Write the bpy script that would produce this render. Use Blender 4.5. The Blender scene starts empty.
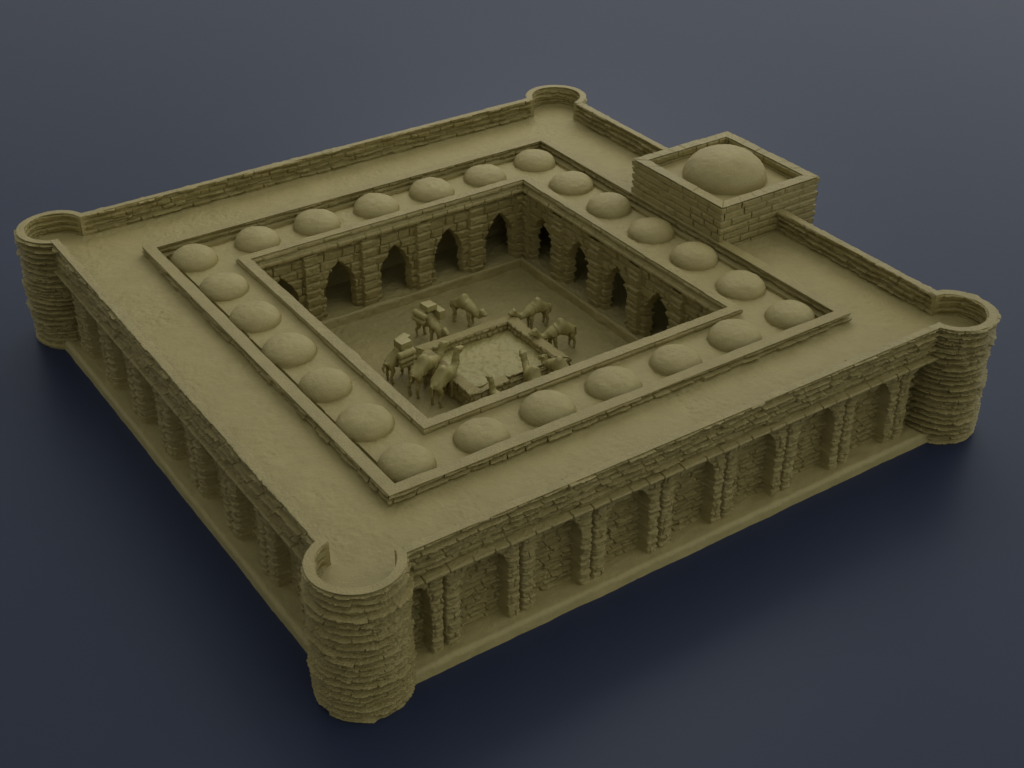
import bpy, math
import numpy as np
from mathutils import Matrix, Vector
C = bpy.context.scene.collection
ROT = math.radians
GZ = -1.588                     # level of the surface the model stands on

# ------------------------------------------------------------------ noise
def hsh(i, j, s):
    i = np.asarray(i).astype(np.int64); j = np.asarray(j).astype(np.int64)
    x = (i * 374761393 + j * 668265263 + int(s) * 2246822519) & 0xffffffff
    x = ((x ^ (x >> 15)) * 2246822507) & 0xffffffff
    x = ((x ^ (x >> 13)) * 3266489909) & 0xffffffff
    x = x ^ (x >> 16)
    return x / 4294967296.0

def vn(x, y, s):
    xi = np.floor(x); yi = np.floor(y); fx = x - xi; fy = y - yi
    fx = fx * fx * (3 - 2 * fx); fy = fy * fy * (3 - 2 * fy)
    a = hsh(xi, yi, s); b = hsh(xi + 1, yi, s); c = hsh(xi, yi + 1, s); d = hsh(xi + 1, yi + 1, s)
    return (a + (b - a) * fx) * (1 - fy) + (c + (d - c) * fx) * fy

def fbm(x, y, s, n=4, g=0.5):
    r = 0; a = 1; t = 0
    for k in range(n):
        r = r + a * (vn(x * 2 ** k + 17.3 * k, y * 2 ** k - 9.1 * k, s + k) - 0.5); t += a; a *= g
    return r / t * 2              # about -1 .. 1

def sst(a, b, x):
    t = np.clip((x - a) / (b - a), 0, 1); return t * t * (3 - 2 * t)

def masonry(u, v, seed, ch=0.09, wmin=0.16, wmax=0.36, joint=0.02, wob=0.016, uw=1.0, rowamp=0.0, tilt=0.72, var=0.4, lip=0.0, hv=0.64):
    """relief of coursed rubble, 0 in the joints to about 1 on the proudest stones"""
    u, v = np.broadcast_arrays(u, v)
    v2 = v + wob * (fbm(u * 2.2, v * 3.0, seed + 50, 3)) ; u2 = u + 0.7 * wob * fbm(u * 5, v * 7, seed + 60, 2)
    vmin, vmax = float(v2.min()) - 0.3, float(v2.max()) + 0.3
    n = int((vmax - vmin) / ch) + 4
    hs = ch * (1 - hv / 2 + hv * hsh(np.arange(n), 3, seed)); rows = vmin + np.concatenate([[0], np.cumsum(hs)])
    i = np.clip(np.searchsorted(rows, v2) - 1, 0, n - 1)
    lo = rows[i]; hi = rows[i + 1]; fv = (v2 - lo) / (hi - lo); dv = np.minimum(v2 - lo, hi - v2)
    W = wmin + (wmax - wmin) * hsh(i, 7, seed)
    up = u2 / W + 31.7 * hsh(i, 11, seed); k = np.floor(up)
    jit = lambda kk: kk + (hsh(kk, i, seed + 1) - 0.5) * 0.6
    k = np.where(up < jit(k), k - 1, k); k = np.where(up >= jit(k + 1), k + 1, k)
    du = np.minimum(up - jit(k), jit(k + 1) - up) * W
    r1 = hsh(k, i, seed + 2); r2 = hsh(k, i, seed + 3)
    ev = sst(0, joint, dv); eu = sst(0, joint * 0.8, du)
    e = ev * (1 - uw + uw * eu)
    body = 0.65 + var * (r1 - 0.5) + rowamp * (hsh(i, 19, seed) - 0.5) + (tilt * (r2 - 0.35) + lip) * (fv - 0.5)
    return e * np.maximum(body, 0.05)

def joints1d(u, w, seed, jw=0.012):
    up = u / w; k = np.floor(up); jit = lambda kk: kk + (hsh(kk, 5, seed) - 0.5) * 0.5
    k = np.where(up < jit(k), k - 1, k); k = np.where(up >= jit(k + 1), k + 1, k)
    du = np.minimum(up - jit(k), jit(k + 1) - up) * w
    return sst(0, jw, du), hsh(k, 9, seed)

# ------------------------------------------------------------------ meshes
def new_obj(name, verts, faces, mat, parent=None, smooth=True):
    verts = np.ascontiguousarray(verts, dtype=np.float32).reshape(-1, 3); faces = np.ascontiguousarray(faces, dtype=np.int32)
    me = bpy.data.meshes.new(name); nf, k = faces.shape
    me.vertices.add(len(verts)); me.vertices.foreach_set('co', verts.ravel())
    me.loops.add(nf * k); me.loops.foreach_set('vertex_index', faces.ravel())
    me.polygons.add(nf); me.polygons.foreach_set('loop_start', np.arange(0, nf * k, k, dtype=np.int32))
    me.polygons.foreach_set('loop_total', np.full(nf, k, dtype=np.int32))
    if smooth: me.polygons.foreach_set('use_smooth', np.ones(nf, dtype=bool))
    me.update(calc_edges=True); me.validate()
    if smooth: me.set_sharp_from_angle(angle=ROT(48))
    me.materials.append(mat)
    o = bpy.data.objects.new(name, me); C.objects.link(o)
    if parent: o.parent = parent
    return o

def gfaces(a, b, base=0, closed=False, mask=None, flip=False):
    ia = np.arange(a if closed else a - 1); ib = np.arange(b - 1)
    A, B = np.meshgrid(ia, ib, indexing='ij'); A2 = (A + 1) % a
    f = np.stack([A * b + B, A2 * b + B, A2 * b + B + 1, A * b + B + 1], -1).reshape(-1, 4) + base
    if mask is not None: f = f[mask.reshape(-1)]
    return f[:, ::-1] if flip else f

class Bag:
    """collects several grids into one mesh"""
    def __init__(s): s.v = []; s.f = []; s.n = 0
    def grid(s, P, closed=False, mask=None, flip=False):
        a, b = P.shape[:2]; s.v.append(P.reshape(-1, 3)); s.f.append(gfaces(a, b, s.n, closed, mask, flip)); s.n += a * b
    def build(s, name, mat, parent=None): return new_obj(name, np.concatenate(s.v), np.concatenate(s.f), mat, parent)

def profile(pts, step, corner=0.0):
    """resample a (d,z) polyline; returns d, z, nd, nz, arclength, segment index; normals blended near the corners"""
    pts = [np.array(p, float) for p in pts]; out = []; s0 = 0
    for k in range(len(pts) - 1):
        a, b = pts[k], pts[k + 1]; L = np.linalg.norm(b - a); n = max(2, int(round(L / step)))
        t = (b - a) / L; nrm = np.array([t[1], -t[0]])
        for j in range(n + (k == len(pts) - 2)):
            out.append((*(a + (b - a) * j / n), *nrm, s0 + L * j / n, k))
        s0 += L
    A = np.array(out); nd, nz = A[:, 2].copy(), A[:, 3].copy()
    for _ in range(2):
        nd[1:-1] = (nd[:-2] + nd[1:-1] + nd[2:]) / 3; nz[1:-1] = (nz[:-2] + nz[1:-1] + nz[2:]) / 3
    d, z = A[:, 0].copy(), A[:, 1].copy()
    for _ in range(1):
        d[1:-1] = (d[:-2] + 2 * d[1:-1] + d[2:]) / 4; z[1:-1] = (z[:-2] + 2 * z[1:-1] + z[2:]) / 4
    L = np.hypot(nd, nz); return d, z, nd / L, nz / L, A[:, 4], A[:, 5].astype(int)

def side_xyz(k, t, d, z):
    """side 0 faces -y, 1 faces +x, 2 faces +y, 3 faces -x; t runs counter-clockwise, d is the distance from the middle"""
    x, y = t, -d
    for _ in range(k): x, y = -y, x
    return np.stack(np.broadcast_arrays(x, y, z), -1)

# ------------------------------------------------------------------ materials
def nodes(name):
    m = bpy.data.materials.new(name); m.use_nodes = True; nt = m.node_tree; b = nt.nodes['Principled BSDF']; return m, nt, b

def stone(name, c0, c1, rough=0.62, bump=0.4, scale=55, dist=0.006, spec=0.35):
    m, nt, b = nodes(name); N, L = nt.nodes, nt.links
    tc = N.new('ShaderNodeTexCoord')
    n1 = N.new('ShaderNodeTexNoise'); n1.inputs['Scale'].default_value = 3.2; n1.inputs['Detail'].default_value = 8; n1.inputs['Roughness'].default_value = 0.62
    n2 = N.new('ShaderNodeTexNoise'); n2.inputs['Scale'].default_value = scale; n2.inputs['Detail'].default_value = 6; n2.inputs['Roughness'].default_value = 0.7
    L.new(tc.outputs['Object'], n1.inputs['Vector']); L.new(tc.outputs['Object'], n2.inputs['Vector'])
    mx = N.new('ShaderNodeMath'); mx.operation = 'MULTIPLY_ADD'; mx.inputs[1].default_value = 0.45
    L.new(n2.outputs['Fac'], mx.inputs[0]); L.new(n1.outputs['Fac'], mx.inputs[2])
    cr = N.new('ShaderNodeValToRGB'); cr.color_ramp.elements[0].position = 0.5; cr.color_ramp.elements[1].position = 0.95
    cr.color_ramp.elements[0].color = (*c0, 1); cr.color_ramp.elements[1].color = (*c1, 1)
    L.new(mx.outputs[0], cr.inputs[0]); L.new(cr.outputs[0], b.inputs['Base Color'])
    b.inputs['Roughness'].default_value = rough; b.inputs['Specular IOR Level'].default_value = spec
    bp = N.new('ShaderNodeBump'); bp.inputs['Strength'].default_value = bump; bp.inputs['Distance'].default_value = dist
    L.new(n2.outputs['Fac'], bp.inputs['Height']); L.new(bp.outputs[0], b.inputs['Normal'])
    return m

ST = stone('cast_stone', (0.30, 0.242, 0.078), (0.38, 0.308, 0.108), 0.38, 1.0, 34, 0.028, 0.5)
PL = stone('cast_plaster', (0.31, 0.254, 0.092), (0.365, 0.301, 0.116), 0.56, 0.85, 46, 0.015, 0.4)
CM = stone('cast_figure', (0.30, 0.25, 0.082), (0.36, 0.304, 0.108), 0.5, 0.25, 60, 0.005)
WT = stone('cast_pool', (0.30, 0.25, 0.082), (0.36, 0.304, 0.108), 0.5, 0.4, 30, 0.012)

def ground_mat():
    m, nt, b = nodes('dark_surface'); N, L = nt.nodes, nt.links
    tc = N.new('ShaderNodeTexCoord'); n1 = N.new('ShaderNodeTexNoise'); n1.inputs['Scale'].default_value = 0.6; n1.inputs['Detail'].default_value = 5
    L.new(tc.outputs['Object'], n1.inputs['Vector'])
    cr = N.new('ShaderNodeValToRGB'); cr.color_ramp.elements[0].color = (0.018, 0.024, 0.047, 1); cr.color_ramp.elements[1].color = (0.020, 0.027, 0.051, 1)
    L.new(n1.outputs['Fac'], cr.inputs[0]); L.new(cr.outputs[0], b.inputs['Base Color'])
    b.inputs['Roughness'].default_value = 0.40; b.inputs['Specular IOR Level'].default_value = 0.31; b.inputs['Specular Tint'].default_value = (0.84, 0.91, 1.0, 1)
    return m
GR = ground_mat()

def tag(o, label=None, cat=None, group=None, kind=None):
    if label: o['label'] = label
    if cat: o['category'] = cat
    if group: o['group'] = group
    if kind: o['kind'] = kind
    return o

def empty(name, loc=(0, 0, 0), rz=0):
    o = bpy.data.objects.new(name, None); o.location = loc; o.rotation_euler = (0, 0, rz); o.empty_display_size = 0.2
    C.objects.link(o); return o

# ------------------------------------------------------------------ ground
g = 150.0
tag(new_obj('ground', [(-g, -g, GZ), (g, -g, GZ), (g, g, GZ), (-g, g, GZ)], [(0, 1, 2, 3)], GR, smooth=False), kind='structure')

# ------------------------------------------------------------------ the caravanserai
B = empty('caravanserai', (0, 0, 0))
tag(B, 'square tan caravanserai model with round corner towers and rows of small roof domes', 'building model')
OW, IW = 4.68, 4.57              # outer parapet faces
TX, TR, TI = 4.485, 0.53, 0.42   # corner towers
ZT = 0.186; ZW = -0.150; ZC = -0.25
visible = (0, 3)

def relief_sweep(bag, k, prof, step_u, hl, d0, dispf, mitre=False, flip=False, step=0.012, cap=False, per=0.0):
    d, z, nd, nz, s, seg = profile(prof, step)
    n = max(2, int(2 * hl / step_u)); tau = np.linspace(-1, 1, n)[:, None]
    t = tau * (hl + (d[None, :] - d0 if mitre else 0))
    u = tau * hl + (11.0 * k if not mitre else per * ((k - 2) % 4))
    h = dispf(u, z[None, :] + 0 * u, s[None, :] + 0 * u, seg[None, :] + 0 * u.astype(int))
    D = d[None, :] + nd[None, :] * h; Z = z[None, :] + nz[None, :] * h
    if mitre: t = tau * (hl + (D - d0))
    P = side_xyz(k, t, D, Z)
    if cap: P = np.concatenate([P[:1] * 0 + P[:1].mean(axis=1, keepdims=True), P, P[-1:] * 0 + P[-1:].mean(axis=1, keepdims=True)], 0)
    bag.grid(P, flip=flip)

def niche_depth(u, z, hw, zs, za, zb, edge):
    """signed distance-like mask (1 inside) of arched niches centred on whole numbers"""
    c = np.round(u); x = np.abs(u - c)
    sfr = np.clip((z - zs) / (za - zs), 0, 1); w = hw * np.sqrt(np.clip(1 - sfr ** 2, 0, 1))
    w = np.where(z > za, -1, w); w = np.where(z < zb, -1, w)
    return sst(-edge, edge, w - x)

for k in range(4):
    vis = k in visible; su = 0.009 if vis else 0.014; sv = 0.008 if vis else 0.012
    # --- arcaded wall below the cornice
    nu = int(8.3 / su); nz_ = int(1.20 / sv)
    u = np.linspace(-4.15, 4.15, nu)[:, None]; z = np.linspace(-1.47, -0.28, nz_)[None, :]
    sd = 100 + 10 * k
    uw = u + 0.012 * fbm(u * 7, z * 9, sd + 4, 2); zw = z + 0.01 * fbm(u * 6, z * 6, sd + 5, 2)
    nm = niche_depth(uw, zw, 0.300, -0.70, -0.375, -2, 0.009)
    big = masonry(u + 5 * k, z, sd, 0.110, 0.18, 0.34, 0.012, 0.010, 1.0, 0.1, 0.4, 0.3, 0.55)
    sml = masonry(u + 5 * k, z, sd + 5, 0.086, 0.15, 0.36, 0.012, 0.020, 1.0, 0.2, 0.6, 0.4, 0.55)
    c = np.round(u - 0.48) + 0.48 ; gx = np.abs(u + 0.01 * fbm(u * 3, z * 5, sd + 7, 2) - c)
    gb = np.clip((gx - 0.098) / 0.088, -1, 1); bulge = np.sqrt(1 - gb ** 2)
    groove = 1 - sst(0.008, 0.024, gx)
    h = np.where(nm > 0.5, 0.085 * sml, 0.048 * big + 0.034 * bulge) - 0.040 - 0.175 * nm - 0.065 * groove * (1 - nm) + 0.026 * fbm(u * 16, z * 20, sd + 8, 4, 0.7)
    bag = Bag(); bag.grid(side_xyz(k, u + 0 * z, 4.605 + h, z + 0 * u))
    wall = bag.build('outer_wall', ST, B)
    # --- parapet above the cornice (outer face, top, walkway face)
    def disp(u, z, s, seg, sd=sd):
        m = masonry(u, z, sd + 20, 0.086, 0.14, 0.42, 0.012, 0.024, 0.75, 0.35, 0.6, 0.4, 0.6)
        face = np.where(seg == 1, 0.0, 1.0) * sst(ZT + 0.01, ZT - 0.03, z)
        edge = 0.008 * fbm(u * 3.3, z * 0 + 3.0, sd + 26, 3) * sst(0.05, ZT, z)
        face = face * np.where(seg == 2, sst(4.06, 3.94, np.abs(u - 11 * k)), 1)
        return face * (0.095 * (m - 0.69) + 0.024 * fbm(u * 15, s * 20, sd + 23, 4, 0.7)) + 0.006 * fbm(u * 16, s * 16, sd + 22, 3) + np.where(seg == 1, 0.35, 0.4) * edge
    bag = Bag()
    relief_sweep(bag, k, [(OW - 0.015, ZC - 0.03), (OW, ZT), (IW, ZT), (IW - 0.01, ZW - 0.06)], su, 4.073, OW, disp, step=sv, flip=True, cap=True)
    bag.build('parapet', ST, wall)
    # --- cornice course
    def disp(u, z, s, seg, sd=sd):
        e, r = joints1d(u, 0.27, sd + 30); return -0.022 * (1 - e) + 0.01 * (r - 0.5) + 0.004 * fbm(u * 14, s * 14, sd + 31, 3)
    bag = Bag()
    relief_sweep(bag, k, [(4.42, -0.305), (4.715, -0.303), (4.730, -0.275), (4.722, -0.252), (4.62, -0.243)], su, 4.08, 4.72, disp, step=sv, flip=True)
    bag.build('cornice', ST, wall)
    # --- plinth step
    def disp(u, z, s, seg, sd=sd): return 0.012 * fbm(u * 2.5, s * 5, sd + 40, 3) + 0.004 * fbm(u * 18, s * 18, sd + 41, 3)
    bag = Bag()
    relief_sweep(bag, k, [(4.775, GZ - 0.02), (4.765, -1.475), (4.735, -1.437), (4.34, -1.425)], su * 1.4, 4.2, 4.75, disp, step=0.018, flip=True)
    bag.build('plinth', PL, wall)

# --- corner towers
for q, (sx, sy) in enumerate(((-1, -1), (1, -1), (1, 1), (-1, 1))):
    sd = 300 + 20 * q; a0 = math.atan2(sy, sx); half = math.pi - math.atan2(0.493, 0.194) + math.pi / 4 + 0.0
    half = ROT(145)
    st = 0.0085 if q != 2 else 0.015
    d, z, nd, nz, s, seg = profile([(0.545, GZ - 0.03), (0.546, GZ + 0.12), (TR - 0.002, -0.2), (TR, ZT), (TI, ZT), (TI - 0.005, ZW - 0.08)], st * 0.9)
    n = int(2 * half * 0.55 / st); th = np.linspace(a0 - half, a0 + half, n)[:, None]
    u = (th - a0) * 0.55 + 7 * q; Z = z[None, :] + 0 * u; S = s[None, :] + 0 * u; SG = seg[None, :] + 0 * u.astype(int)
    m = masonry(u, Z, sd, 0.092, 0.24, 0.8, 0.014, 0.044, 0.40, 0.35, 0.6, 0.35, 0.85)
    m2 = masonry(u, Z, sd + 3, 0.048, 0.09, 0.24, 0.012, 0.02, 0.7, 0.3, 0.5, 0.3, 0.6)
    mixm = sst(0.45, 0.7, vn(u * 2.3, Z * 3.1, sd + 9)) * 0.55
    mm = m * (1 - mixm) + m2 * mixm
    face = np.where(SG == 3, 0.0, 1.0) * sst(ZT + 0.01, ZT - 0.035, Z)
    h = face * np.where(SG > 3, 0.5 * sst(ROT(120), ROT(104), np.abs(th - a0)), 0.45 + 0.55 * sst(GZ, GZ + 0.14, Z)) * (0.100 * (mm - 0.70) + 0.028 * fbm(u * 13, S * 19, sd + 5, 4, 0.7)) + 0.004 * fbm(u * 12, S * 12, sd + 8, 3) + 0.012 * fbm(u * 2.5, S * 2.5, sd + 6, 2)
    D = d[None, :] + nd[None, :] * h
    P = np.stack([sx * TX + D * np.cos(th), sy * TX + D * np.sin(th), Z + nz[None, :] * h], -1)
    # the inner ring only exists outside the walkway: its run-in is buried in the wall tops
    keep = ~((np.abs(th - a0)[:-1] > ROT(123.4)) & (z[None, :-1] > -0.22) | (np.abs(th - a0)[:-1] > ROT(123.4)) & (seg[None, :-1] > 1) & (z[None, :-1] > -0.24))
    bag = Bag(); bag.grid(P, flip=True, mask=keep); tw = bag.build('corner_tower', ST, B)

# --- flat roofs
def annulus(name, lo, hi, z0, seed, step=0.03, amp=0.010, fillet=0.02):
    ax = np.arange(-hi - (0.36 if hi > 4 else 0), hi + (0.4 if hi > 4 else step), step); X, Y = np.meshgrid(ax, ax, indexing='ij'); R = np.maximum(abs(X), abs(Y))
    Z = z0 + amp * fbm(X * 3.2, Y * 3.2, seed, 4) + amp * (0.35 + 1.1 * vn(X * 1.7, Y * 1.7, seed + 9) ** 2) * 1.7 * fbm(X * 14, Y * 14, seed + 3, 4, 0.85)
    Z = Z + fillet * (sst(hi - 0.16, hi - 0.02, R) + (1 - sst(lo + 0.02, lo + 0.14, R)))
    Rt = np.hypot(abs(X) - TX, abs(Y) - TX); Z = np.where(R > 4.4, np.minimum(Z, z0 + amp * fbm(X * 3.2, Y * 3.2, seed, 4) + fillet * np.where(Rt < 0.5, sst(0.34, 0.43, Rt), 1)), Z)
    m = (R > lo) & ((R < hi) | (Rt < 0.47)); m = m[:-1, :-1]
    bag = Bag(); bag.grid(np.stack([X, Y, Z], -1), mask=m); return bag.build(name, PL, B)
annulus('roof_walkway', 3.46, 4.60, ZW, 500, 0.018)
annulus('gallery_roof', 2.48, 3.46, -0.168, 520, 0.024)

# --- parapet round the domes
for k in range(4):
    sd = 600
    def disp(u, z, s, seg, sd=sd):
        m = masonry(u, z, sd, 0.072, 0.15, 0.42, 0.014, 0.014, 0.8, 0.3, 0.5, 0.4, 0.5)
        return np.where(seg == 1, 0, 1) * sst(0.004, -0.045, z) * (np.where(seg == 2, 0.06 * (m - 1.0), 0.085 * (m - 0.66)) + 0.022 * fbm(u * 15, s * 18, sd + 2, 4, 0.7)) + 0.008 * fbm(u * 3, s * 0, sd + 3, 3)
    bag = Bag(); relief_sweep(bag, k, [(3.562, -0.20), (3.555, 0.0), (3.386, 0.0), (3.384, -0.22)], 0.015, 3.557, 3.557, disp, mitre=True, per=7.114, flip=True)
    bag.build('gallery_parapet', ST, B)

# --- domes
def dome(name, x, y, z0, r0, h0, seed, mat, parent, nr=26, na=64, amp=0.012):
    a = np.linspace(0, 2 * math.pi, na, endpoint=False)[:, None]; f = np.linspace(0, 1, nr)[None, :]
    ph = f * math.pi / 2
    rr = r0 * np.cos(ph) ** 0.85; zz = h0 * np.sin(ph) ** 1.0
    skirt = np.array([[1.10, -0.05], [1.045, 0.004]])
    R = np.concatenate([np.full((na, 1), r0 * 1.10), np.full((na, 1), r0 * 1.035), rr + 0 * a], 1)
    Z = np.concatenate([np.full((na, 1), -0.06), np.full((na, 1), 0.008), zz + 0 * a], 1)
    X = x + R * np.cos(a); Y = y + R * np.sin(a)
    n = amp * fbm(X * 3.4 + seed, Y * 3.4, seed, 3) + amp * 0.9 * fbm(X * 15, Y * 15 + Z * 9, seed + 2, 4, 0.8)
    R = R * (1 + 0.9 * n); Z = Z + n
    P = np.stack([x + R * np.cos(a), y + R * np.sin(a), z0 + Z], -1)
    bag = Bag(); bag.grid(P, closed=True); return bag.build(name, mat, parent)
rs = np.random.RandomState(5)
for i in range(-3, 4):
    for j in range(-3, 4):
        if max(abs(i), abs(j)) == 3:
            dome('dome', i + rs.uniform(-.015, .015), j + rs.uniform(-.015, .015), -0.165, 0.345 + rs.uniform(-.015, .012), 0.200 + rs.uniform(-.02, .015), 700 + i * 9 + j, PL, B)

# --- courtyard arcades
DX, DY = 2.359, 2.417
PER = DX + DY
ARC = 0.965
for k in range(4):
    d0, hl = (DY, DX) if k % 2 == 0 else (DX, DY)
    sd = 900 + 20 * k; su, sv = (0.011, 0.010) if k in (1, 2) else (0.022, 0.02)
    nu = int(2 * (hl + 0.05) / su); nz_ = int(1.17 / sv)
    u = np.linspace(-hl - 0.05, hl + 0.05, nu)[:, None]; z = np.linspace(-1.44, -0.275, nz_)[None, :]
    c = np.clip(np.round(u / ARC), -2, 2) * ARC; x = np.abs(u - c + 0.012 * fbm(u * 6, z * 9, sd, 2))
    zs, za, hw = -0.95, -0.545, 0.25
    sf = np.clip((z - zs) / (za - zs), 0, 1); w = np.where(z > za, -1, hw * (1 - sf ** 1.7)) + 0.012 * fbm(u * 5, z * 11, sd + 1, 2)
    hole = sst(-0.012, 0.012, w - x)
    pc = np.abs(np.abs(u - (np.floor(u / ARC) + 0.5) * ARC)); pil = 1 - sst(0.112, 0.128, pc + 0.008 * fbm(u * 4, z * 12, sd + 2, 2))
    pil = np.where(np.abs(u) > hl - 0.14, 1, pil)
    m = masonry(u, z, sd, 0.125, 0.2, 0.36, 0.014, 0.012, 1.0, 0.1, 0.5, 0.4, 0.4); mp = masonry(u * 0.3, z, sd + 3, 0.135, 0.3, 0.4, 0.016, 0.010, 0.2, 0.2, 0.5, 0.3, 0.4)
    h = 0.075 * np.where(pil > 0.5, mp, m) + 0.07 * pil * (1 - hole) - 0.13 * hole + 0.018 * fbm(u * 18, z * 20, sd + 4, 4, 0.7)
    D = d0 + 0.075 - h
    P = side_xyz(k, u + 0 * z, D, z + 0 * u)
    deep = hole > 0.93; mk = ~(deep[:-1, :-1] & deep[1:, :-1] & deep[1:, 1:] & deep[:-1, 1:])
    bag = Bag(); bag.grid(P, mask=mk, flip=True)
    arc = bag.build('courtyard_arcade', ST, B)
    sd = 990
    # cornice and low parapet over the arcade
    def disp(u, z, s, seg, sd=sd):
        m = masonry(u, z, sd + 9, 0.08, 0.2, 0.5, 0.024, 0.012, 0.7, 0.2)
        return np.where((seg == 1), 0, 1) * 0.045 * (m - 0.6) + 0.008 * fbm(u * 15, s * 15, sd + 7, 3) + 0.005 * fbm(u * 3, s * 0, sd + 8, 3)
    bag = Bag(); relief_sweep(bag, k, [(d0 + 0.165, -0.22), (d0 + 0.163, -0.067), (d0, -0.067), (d0 + 0.004, -0.24)], 0.014, hl, d0, disp, mitre=True, per=PER, flip=True)
    bag.build('parapet', ST, arc)
    def disp(u, z, s, seg, sd=sd):
        e, r = joints1d(u, 0.24, sd + 30); return -0.02 * (1 - e) + 0.012 * (r - 0.5) + 0.006 * fbm(u * 14, s * 14, sd + 31, 3)
    bag = Bag(); relief_sweep(bag, k, [(d0 + 0.10, -0.185), (d0 - 0.015, -0.195), (d0 - 0.045, -0.215), (d0 - 0.04, -0.262), (d0 + 0.14, -0.325)], 0.014, hl, d0, disp, mitre=True, per=PER, flip=True)
    bag.build('cornice', ST, arc)
    # ledge the arcade stands on
    def disp(u, z, s, seg, sd=sd):
        e, r = joints1d(u, 0.5, sd + 40, 0.02); return 0.022 * fbm(u * 3.5, s * 4, sd + 41, 3) + 0.014 * fbm(u * 14, s * 16, sd + 42, 4, 0.7) + 0.02 * (r - .5) * (seg == 1)
    bag = Bag(); relief_sweep(bag, k, [(d0 + 1.0, -1.42), (d0 - 0.03, -1.415), (d0 - 0.075, -1.395), (d0 - 0.105, -1.415), (d0 - 0.11, -1.60)], 0.02, hl - 0.1, d0 - 0.1, disp, mitre=True, per=PER, flip=True, step=0.02)
    bag.build('ledge', PL, arc)
    # back wall of the vaulted gallery behind the arches
    u = np.linspace(-3.3, 3.3, 180)[:, None]; z = np.linspace(-1.45, -0.12, 40)[None, :]
    bag = Bag(); bag.grid(side_xyz(k, u + 0 * z, 3.30 - 0.03 * masonry(u, z, sd + 50, 0.13, 0.25, 0.4), z + 0 * u), flip=True); bag.build('gallery_wall', ST, arc)

# courtyard floor
ax = np.arange(-2.4, 2.41, 0.02); X, Y = np.meshgrid(ax, ax, indexing='ij')
bag = Bag(); bag.grid(np.stack([X, Y, -1.562 + 0.010 * fbm(X * 2.5, Y * 2.5, 41, 3) + 0.016 * fbm(X * 15, Y * 15, 45, 3, 0.9)], -1)); bag.build('courtyard_floor', PL, B)

# --- gatehouse
GX0, GX1, GY, ZG = 3.44, 5.357, 1.03, 0.546
gc = (GX0 + GX1) / 2; ghx = (GX1 - GX0) / 2
bag = Bag()
for k in range(4):
    d0, hl = (GY, ghx) if k % 2 == 0 else (ghx, GY)
    def disp(u, z, s, seg):
        m = masonry(u, z, 1203, 0.112, 0.30, 0.42, 0.016, 0.006, 1.0, 0.0, 0.15, 0.35, 0.25, 0.12)
        e, r = joints1d(u, 0.33, 1210)
        return np.where(seg == 1, 0.012 * (e - 1) + 0.008 * (r - .5), 0.050 * (m - 0.72) + 0.010 * fbm(u * 14, s * 17, 1225 + k, 4, 0.7)) + 0.006 * fbm(u * 14, s * 14, 1220 + k, 3)
    PER = ghx + GY; bg = Bag(); relief_sweep(bg, k, [(d0 + 0.01, GZ - 0.02), (d0, ZG), (d0 - 0.18, ZG), (d0 - 0.182, 0.33)], 0.014, hl, d0, disp, mitre=True, per=PER, flip=True)
    P = bg.v[0]; P = P + np.array([gc, 0, 0]); bag.v.append(P); bag.f.append(bg.f[0] + bag.n); bag.n += len(P)
gate = bag.build('gatehouse', ST, B)
xs = np.arange(-ghx + 0.1, ghx - 0.09, 0.025); ys = np.arange(-GY + 0.1, GY - 0.09, 0.025); X, Y = np.meshgrid(xs + gc, ys, indexing='ij')
bag = Bag(); bag.grid(np.stack([X, Y, 0.385 + 0.01 * fbm(X * 5, Y * 5, 61, 4)], -1)); bag.build('roof', PL, gate)
dome('dome', gc, 0.0, 0.38, 0.635, 0.445, 1300, PL, gate, 40, 110, 0.010)

# ------------------------------------------------------------------ basin
BX0, BX1, BY0, BY1 = -0.72, 0.97, -0.79, 0.72
bcx, bcy = (BX0 + BX1) / 2, (BY0 + BY1) / 2; bhx, bhy = (BX1 - BX0) / 2, (BY1 - BY0) / 2
BS = empty('water_basin', (bcx, bcy, -1.576)); tag(BS, 'low square stone basin in the courtyard with camels drinking round it', 'basin')
bag = Bag()
for k in range(4):
    d0, hl = (bhy, bhx) if k % 2 == 0 else (bhx, bhy)
    def disp(u, z, s, seg):
        m = masonry(u, z, 1403, 0.07, 0.1, 0.22, 0.024, 0.02)
        return np.where(seg == 1, 0.35, 1) * 0.034 * (m - 0.5) + 0.012 * fbm(u * 9, s * 9, 1420, 3) + 0.012 * fbm(u * 3, s * 0, 1430 + k, 2) - (0.055 * sst(0.45, 0.62, vn(u * 5.2, s * 0 + 2, 1441)) * sst(0.18, 0.335, z) if k == 0 else 0)
    relief_sweep(bag, k, [(d0 + 0.01, -0.03), (d0, 0.335), (d0 - 0.17, 0.335), (d0 - 0.175, 0.12)], 0.012, hl, d0, disp, mitre=True, flip=True, per=bhx + bhy)
bag.build('rim', ST, BS)
xs = np.linspace(-bhx + 0.1, bhx - 0.1, 110); ys = np.linspace(-bhy + 0.1, bhy - 0.1, 100); X, Y = np.meshgrid(xs, ys, indexing='ij')
bag = Bag(); bag.grid(np.stack([X, Y, 0.185 + 0.016 * fbm(X * 6, Y * 6, 71, 3) + 0.014 * fbm(X * 18, Y * 18, 75, 2)], -1)); bag.build('water', WT, BS)

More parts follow.
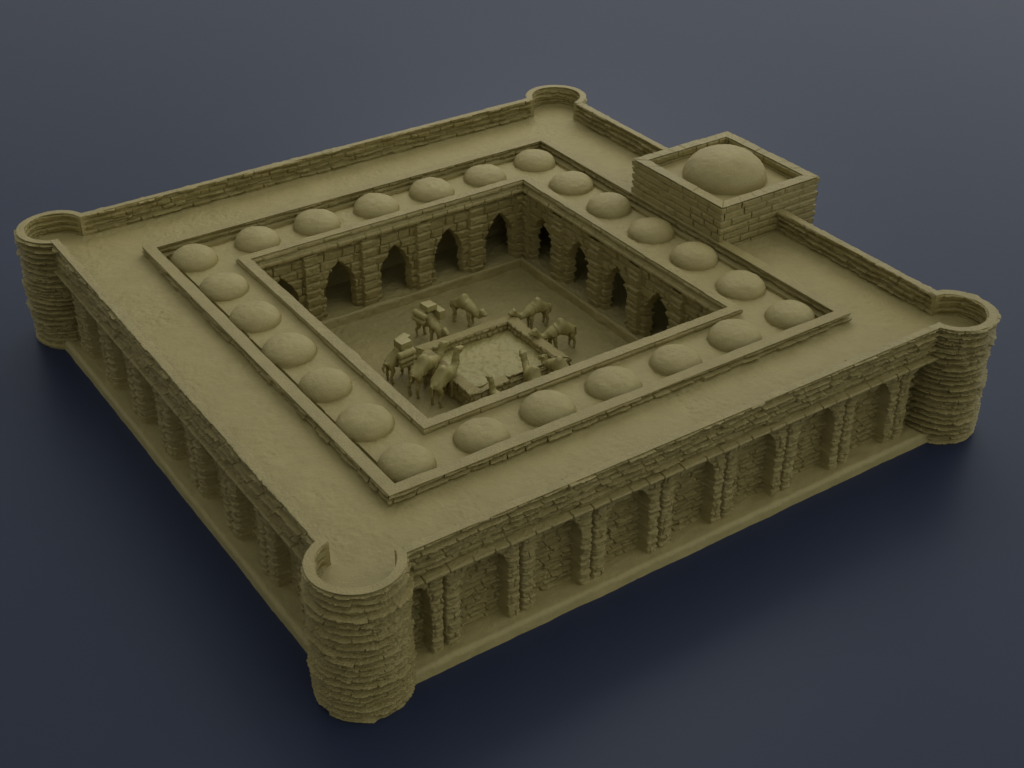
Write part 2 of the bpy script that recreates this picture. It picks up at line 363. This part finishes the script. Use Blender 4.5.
# ------------------------------------------------------------------ camels
def skin_mesh(name, chain, root, sub=2):
    """chain: dict joint -> (pos, radius or (rx,ry), parent)"""
    keys = list(chain); idx = {k: i for i, k in enumerate(keys)}
    me = bpy.data.meshes.new(name + '_rig')
    me.from_pydata([chain[k][0] for k in keys], [(idx[chain[k][2]], idx[k]) for k in keys if chain[k][2]], [])
    o = bpy.data.objects.new(name + '_rig', me); C.objects.link(o)
    sk = o.modifiers.new('skin', 'SKIN'); sk.use_smooth_shade = True; sk.branch_smoothing = 0.4
    lay = me.skin_vertices[0].data if me.skin_vertices else None
    if lay is None:
        bpy.context.view_layer.objects.active = o; bpy.ops.object.skin_root_mark if False else None
    for k in keys:
        r = chain[k][1]; r = r if isinstance(r, tuple) else (r, r); fk = 1.45 if k[:3] in ('pel', 'loi', 'bel', 'che', 'hum') else 1.4 if k[:3] in ('nec', 'hea') else 1.05; r = (r[0] * fk, r[1] * fk); sv = me.skin_vertices[0].data[idx[k]]; sv.radius = r; sv.use_root = (k == root)
    ss = o.modifiers.new('sub', 'SUBSURF'); ss.levels = sub; ss.render_levels = sub
    dg = bpy.context.evaluated_depsgraph_get(); ev = o.evaluated_get(dg); out = bpy.data.meshes.new_from_object(ev)
    bpy.data.objects.remove(o); bpy.data.meshes.remove(me); return out

def camel_chain(pose, rs):
    j = lambda a=0.012: rs.uniform(-a, a)
    c = {}
    c['pelvis'] = ((-0.155, 0, 0.335), (0.062, 0.068), None)
    c['loin'] = ((-0.075, 0, 0.345), (0.068, 0.074), 'pelvis')
    c['belly'] = ((0.01, 0, 0.335), (0.080, 0.078), 'loin')
    c['chest'] = ((0.105, 0, 0.325), (0.080, 0.070), 'belly')
    c['hump'] = ((-0.005, 0, 0.43), 0.050, 'belly'); c['humptop'] = ((-0.012, 0, 0.485), 0.022, 'hump')
    if pose == 'low':
        n = [((0.175, 0, 0.28), 0.050), ((0.225, 0.0 + j(), 0.215), 0.038), ((0.275, j(), 0.205), 0.034), ((0.305, j(), 0.255), 0.031)]
        head = [((0.330, 0, 0.295), (0.036, 0.034)), ((0.380, 0, 0.275), (0.027, 0.025)), ((0.412, 0, 0.255), (0.022, 0.019))]
        ear = (0.305, 0.034, 0.34)
    elif pose == 'reach':
        n = [((0.175, 0, 0.29), 0.050), ((0.235, 0.0 + j(), 0.245), 0.038), ((0.300, j(), 0.260), 0.034), ((0.345, j(), 0.320), 0.031)]
        head = [((0.382, 0, 0.362), (0.036, 0.034)), ((0.435, 0, 0.352), (0.027, 0.025)), ((0.472, 0, 0.335), (0.022, 0.019))]
        ear = (0.362, 0.034, 0.41)
    elif pose == 'level':
        n = [((0.175, 0, 0.315), 0.050), ((0.245, 0, 0.300), 0.038), ((0.305, j(), 0.340), 0.034), ((0.335, j(), 0.400), 0.031)]
        head = [((0.365, 0, 0.435), (0.036, 0.034)), ((0.420, 0, 0.430), (0.027, 0.025)), ((0.462, 0, 0.420), (0.022, 0.019))]
        ear = (0.345, 0.028, 0.475)
    else:
        n = [((0.170, 0, 0.335), 0.050), ((0.225, 0, 0.345), 0.039), ((0.265, j(), 0.41), 0.034), ((0.275, j(), 0.485), 0.031)]
        head = [((0.305, 0, 0.525), (0.036, 0.034)), ((0.360, 0, 0.525), (0.027, 0.025)), ((0.402, 0, 0.512), (0.022, 0.019))]
        ear = (0.285, 0.028, 0.57)
    p = 'chest'
    for i, (a, r) in enumerate(n): c['neck%d' % i] = (a, r, p); p = 'neck%d' % i
    for i, (a, r) in enumerate(head): c['head%d' % i] = (a, r, p); p = 'head%d' % i
    for s, nm in ((1, 'a'), (-1, 'b')):
        c['ear' + nm] = ((ear[0], s * ear[1], ear[2]), 0.009, 'head0')
        sw = j(0.03)
        c['sh' + nm] = ((0.105, s * 0.052, 0.265), 0.040, 'chest')
        c['kn' + nm] = ((0.108 + sw * 0.6, s * 0.060, 0.135), 0.023, 'sh' + nm); c['fe' + nm] = ((0.100 + sw, s * 0.060, 0.025), 0.016, 'kn' + nm)
        c['to' + nm] = ((0.118 + sw, s * 0.061, 0.004), 0.021, 'fe' + nm)
        sw = j(0.035)
        c['hi' + nm] = ((-0.165, s * 0.055, 0.26), 0.043, 'pelvis'); c['st' + nm] = ((-0.140 + sw * .4, s * 0.062, 0.185), 0.028, 'hi' + nm)
        c['ho' + nm] = ((-0.185 + sw, s * 0.060, 0.125), 0.019, 'st' + nm); c['hf' + nm] = ((-0.175 + sw, s * 0.060, 0.025), 0.015, 'ho' + nm)
        c['ht' + nm] = ((-0.157 + sw, s * 0.061, 0.004), 0.021, 'hf' + nm)
    c['tail'] = ((-0.225, 0, 0.31), 0.014, 'pelvis'); c['tail2'] = ((-0.245, j(), 0.23), 0.011, 'tail'); c['tail3'] = ((-0.242, j(), 0.17), 0.014, 'tail2')
    return c

def camel(x, y, ang, pose, label, seed, s=1.0):
    rs = np.random.RandomState(seed); me = skin_mesh('camel', camel_chain(pose, rs), 'pelvis')
    n = len(me.vertices); co = np.empty(n * 3, np.float32); me.vertices.foreach_get('co', co); co = co.reshape(-1, 3)
    co = co * s; co += 0.014 * np.stack([fbm(co[:, 0] * 55 + 5 * q, co[:, 2] * 55 + co[:, 1] * 49, seed + q + 40, 3, 0.7) for q in range(3)], -1); co += 0.011 * np.stack([fbm(co[:, 1] * 22 + 5 * q, co[:, 2] * 22 + co[:, 0] * 19, seed + q, 3) for q in range(3)], -1)
    co[:, 2] -= co[:, 2].min() + 0.004
    me.vertices.foreach_set('co', co.ravel()); me.materials.clear(); me.materials.append(CM)
    for p in me.polygons: p.use_smooth = True
    me.update(); me.name = 'camel'
    o = bpy.data.objects.new('camel', me); C.objects.link(o); o.location = (x, y, -1.566); o.rotation_euler = (0, 0, ROT(ang))
    return tag(o, label, 'camel', 'camels round the basin')

camel(-0.17, 1.20, -80, 'low', 'camel laden with a tall crate load, standing behind the basin', 11, 1.05)
camel(0.54, 1.34, -70, 'low', 'bare camel bending its head down in the back corner by the arcades', 12, 1.05)
camel(1.38, 0.63, 178, 'reach', 'camel stooping at the far right rim, behind another stooping camel', 13, 1.05)
camel(1.30, -0.09, 170, 'reach', 'camel with long legs in full view stooping at the right rim', 14, 1.08)
camel(0.66, -0.95, 92, 'low', 'camel half hidden by the front parapet, right of its neighbour with raised head', 15, 1.12)
camel(0.20, -0.98, 76, 'level', 'camel with raised head reaching over the right front rim of the basin', 16, 1.15)
camel(-0.45, -1.17, 90, 'up', 'camel of which only the upright head shows above the front parapet', 17, 1.0)
camel(-1.07, 0.56, 5, 'low', 'camel carrying stacked rolls and a box, left of the basin', 18, 1.1)
camel(-0.93, 0.10, 20, 'level', 'bare camel with level head beside the camel carrying rolls', 19, 1.22)
camel(-0.85, -0.29, 24, 'up', 'bare camel holding its head high at the left front rim', 20, 1.22)

# ------------------------------------------------------------------ loads on two camels
def bx(name, loc, rot, size, seed, parent=None):
    n = 8; bag = Bag(); sx, sy, sz = [v / 2 for v in size]; l = np.linspace(-1, 1, n); A, Bm = np.meshgrid(l, l, indexing='ij'); one = np.ones_like(A)
    M = Matrix.Rotation(rot[2], 3, 'Z') @ Matrix.Rotation(rot[1], 3, 'Y') @ Matrix.Rotation(rot[0], 3, 'X'); M = np.array(M)
    for axn in range(3):
        for sg in (-1, 1):
            Q = [None] * 3; Q[axn] = one * sg; Q[(axn + 1) % 3] = A; Q[(axn + 2) % 3] = Bm; P = np.stack(Q, -1)
            rr = np.linalg.norm(P, axis=-1, keepdims=True); P = P * (1 - 0.07 * (rr - 1)) * np.array([sx, sy, sz])
            P = P + 0.004 * fbm(P[..., 0] * 40 + seed, P[..., 1] * 40 + P[..., 2] * 31, seed, 2)[..., None]
            bag.grid(P @ M.T, flip=(sg < 0))
    o = bag.build(name, CM, parent); o.location = loc; return o

def roll(name, loc, ang, length, r, seed):
    a = np.linspace(0, 2 * math.pi, 24, endpoint=False)[:, None]; t = np.linspace(0, 1, 30)[None, :]
    prof = np.minimum(1, np.sqrt(np.clip(1 - (np.abs(t * 2 - 1)) ** 14, 0, 1))) + 0 * a
    R = r * prof * (1 - 0.12 * (np.exp(-((t - .28) / .03) ** 2) + np.exp(-((t - .72) / .03) ** 2)))
    P = np.stack([(t - .5) * length + 0 * a, R * np.cos(a), R * np.sin(a)], -1); P = P + 0.004 * fbm(P[..., 0] * 25, a * 3 + 0 * t, seed, 2)[..., None]
    bag = Bag(); bag.grid(P, closed=True, flip=True); o = bag.build(name, CM); o.location = loc; o.rotation_euler = (0, 0, ROT(ang)); return o

GRP = 'goods carried by the camels'
zb = -1.566
# load of the camel behind the basin
tag(bx('crate', (-0.16, 1.23, zb + 0.575), (0, ROT(6), ROT(8)), (0.19, 0.19, 0.09), 1), 'flat topped crate on the hump of the laden camel behind the basin', 'crate', GRP)
tag(roll('cloth_roll', (-0.325, 1.20, zb + 0.50), -80, 0.27, 0.050, 2), 'upper long roll tied on the left flank of the laden camel behind the basin', 'roll', GRP)
tag(roll('cloth_roll', (-0.345, 1.21, zb + 0.41), -80, 0.25, 0.046, 3), 'lower long roll tied on the left flank of the laden camel behind the basin', 'roll', GRP)
tag(bx('sack', (-0.03, 1.15, zb + 0.46), (0, 0, ROT(5)), (0.11, 0.20, 0.15), 4), 'bulky sack on the right flank of the laden camel behind the basin', 'sack', GRP)
# load of the camel left of the basin
tag(roll('cloth_roll', (-1.04, 0.39, zb + 0.49), 4, 0.30, 0.055, 5), 'thick topmost roll on the camel left of the basin', 'roll', GRP)
tag(roll('cloth_roll', (-1.04, 0.38, zb + 0.395), 6, 0.28, 0.042, 6), 'thin middle roll under the thick one on the camel left of the basin', 'roll', GRP)
tag(roll('cloth_roll', (-1.03, 0.385, zb + 0.315), 3, 0.26, 0.040, 7), 'lowest thin roll on the camel left of the basin', 'roll', GRP)
tag(bx('crate', (-1.00, 0.53, zb + 0.575), (0, 0, ROT(6)), (0.19, 0.16, 0.10), 8), 'small box on top of the load of the camel left of the basin', 'crate', GRP)
tag(bx('sack', (-0.90, 0.74, zb + 0.46), (0, 0, ROT(20)), (0.24, 0.13, 0.16), 9), 'flat sack slung on the far flank of the camel left of the basin', 'sack', GRP)

# ------------------------------------------------------------------ light
W = bpy.data.worlds.new('World'); bpy.context.scene.world = W; W.use_nodes = True
wn, wl = W.node_tree.nodes, W.node_tree.links; bgn = wn['Background']
wt = wn.new('ShaderNodeTexCoord'); vd = wn.new('ShaderNodeVectorMath'); vd.operation = 'DOT_PRODUCT'
vd.inputs[1].default_value = Vector((0.85, -0.32, 0.25)).normalized()
wl.new(wt.outputs['Generated'], vd.inputs[0])
m1 = wn.new('ShaderNodeMath'); m1.operation = 'MULTIPLY_ADD'; m1.inputs[1].default_value = 0.5; m1.inputs[2].default_value = 0.5; m1.use_clamp = True; wl.new(vd.outputs['Value'], m1.inputs[0])
m2 = wn.new('ShaderNodeMath'); m2.operation = 'POWER'; m2.inputs[1].default_value = 2.2; wl.new(m1.outputs[0], m2.inputs[0])
m3 = wn.new('ShaderNodeMath'); m3.operation = 'MULTIPLY_ADD'; m3.inputs[1].default_value = 0.62; m3.inputs[2].default_value = 0.29; wl.new(m2.outputs[0], m3.inputs[0])
bgn.inputs[0].default_value = (0.95, 0.98, 1.0, 1); wl.new(m3.outputs[0], bgn.inputs[1])

def area(name, loc, target, size, power, color):
    l = bpy.data.lights.new(name, 'AREA'); l.shape = 'DISK'; l.size = size; l.energy = power; l.color = color
    o = bpy.data.objects.new(name, l); C.objects.link(o); o.location = loc
    o.rotation_euler = (Vector(target) - Vector(loc)).to_track_quat('-Z', 'Y').to_euler(); return o
area('softbox', (12, 15, 15), (0.5, 0, -1), 16, 1350, (1.0, 0.97, 0.90))

# ------------------------------------------------------------------ camera
cam = bpy.data.cameras.new('camera'); co = bpy.data.objects.new('camera', cam); C.objects.link(co)
cam.sensor_width = 36; cam.lens = 1422.2 * 36 / 1024; cam.clip_end = 1000; cam.clip_start = 0.1
yw, pt, rl = 0.97106705, 0.57982108, 0.00272334
dv = np.array([math.cos(pt) * math.cos(yw), math.cos(pt) * math.sin(yw), -math.sin(pt)]); rt = np.array([math.sin(yw), -math.cos(yw), 0]); up = np.cross(rt, dv)
r2 = math.cos(rl) * rt + math.sin(rl) * up; u2 = -math.sin(rl) * rt + math.cos(rl) * up
Mx = Matrix(((r2[0], u2[0], -dv[0], -9.43434157), (r2[1], u2[1], -dv[1], -14.53505734), (r2[2], u2[2], -dv[2], 9.58627663), (0, 0, 0, 1)))
co.matrix_world = Mx
sc = bpy.context.scene; sc.camera = co
sc.view_settings.view_transform = 'Standard'; sc.view_settings.look = 'None'; sc.view_settings.exposure = 0.08; sc.view_settings.gamma = 1
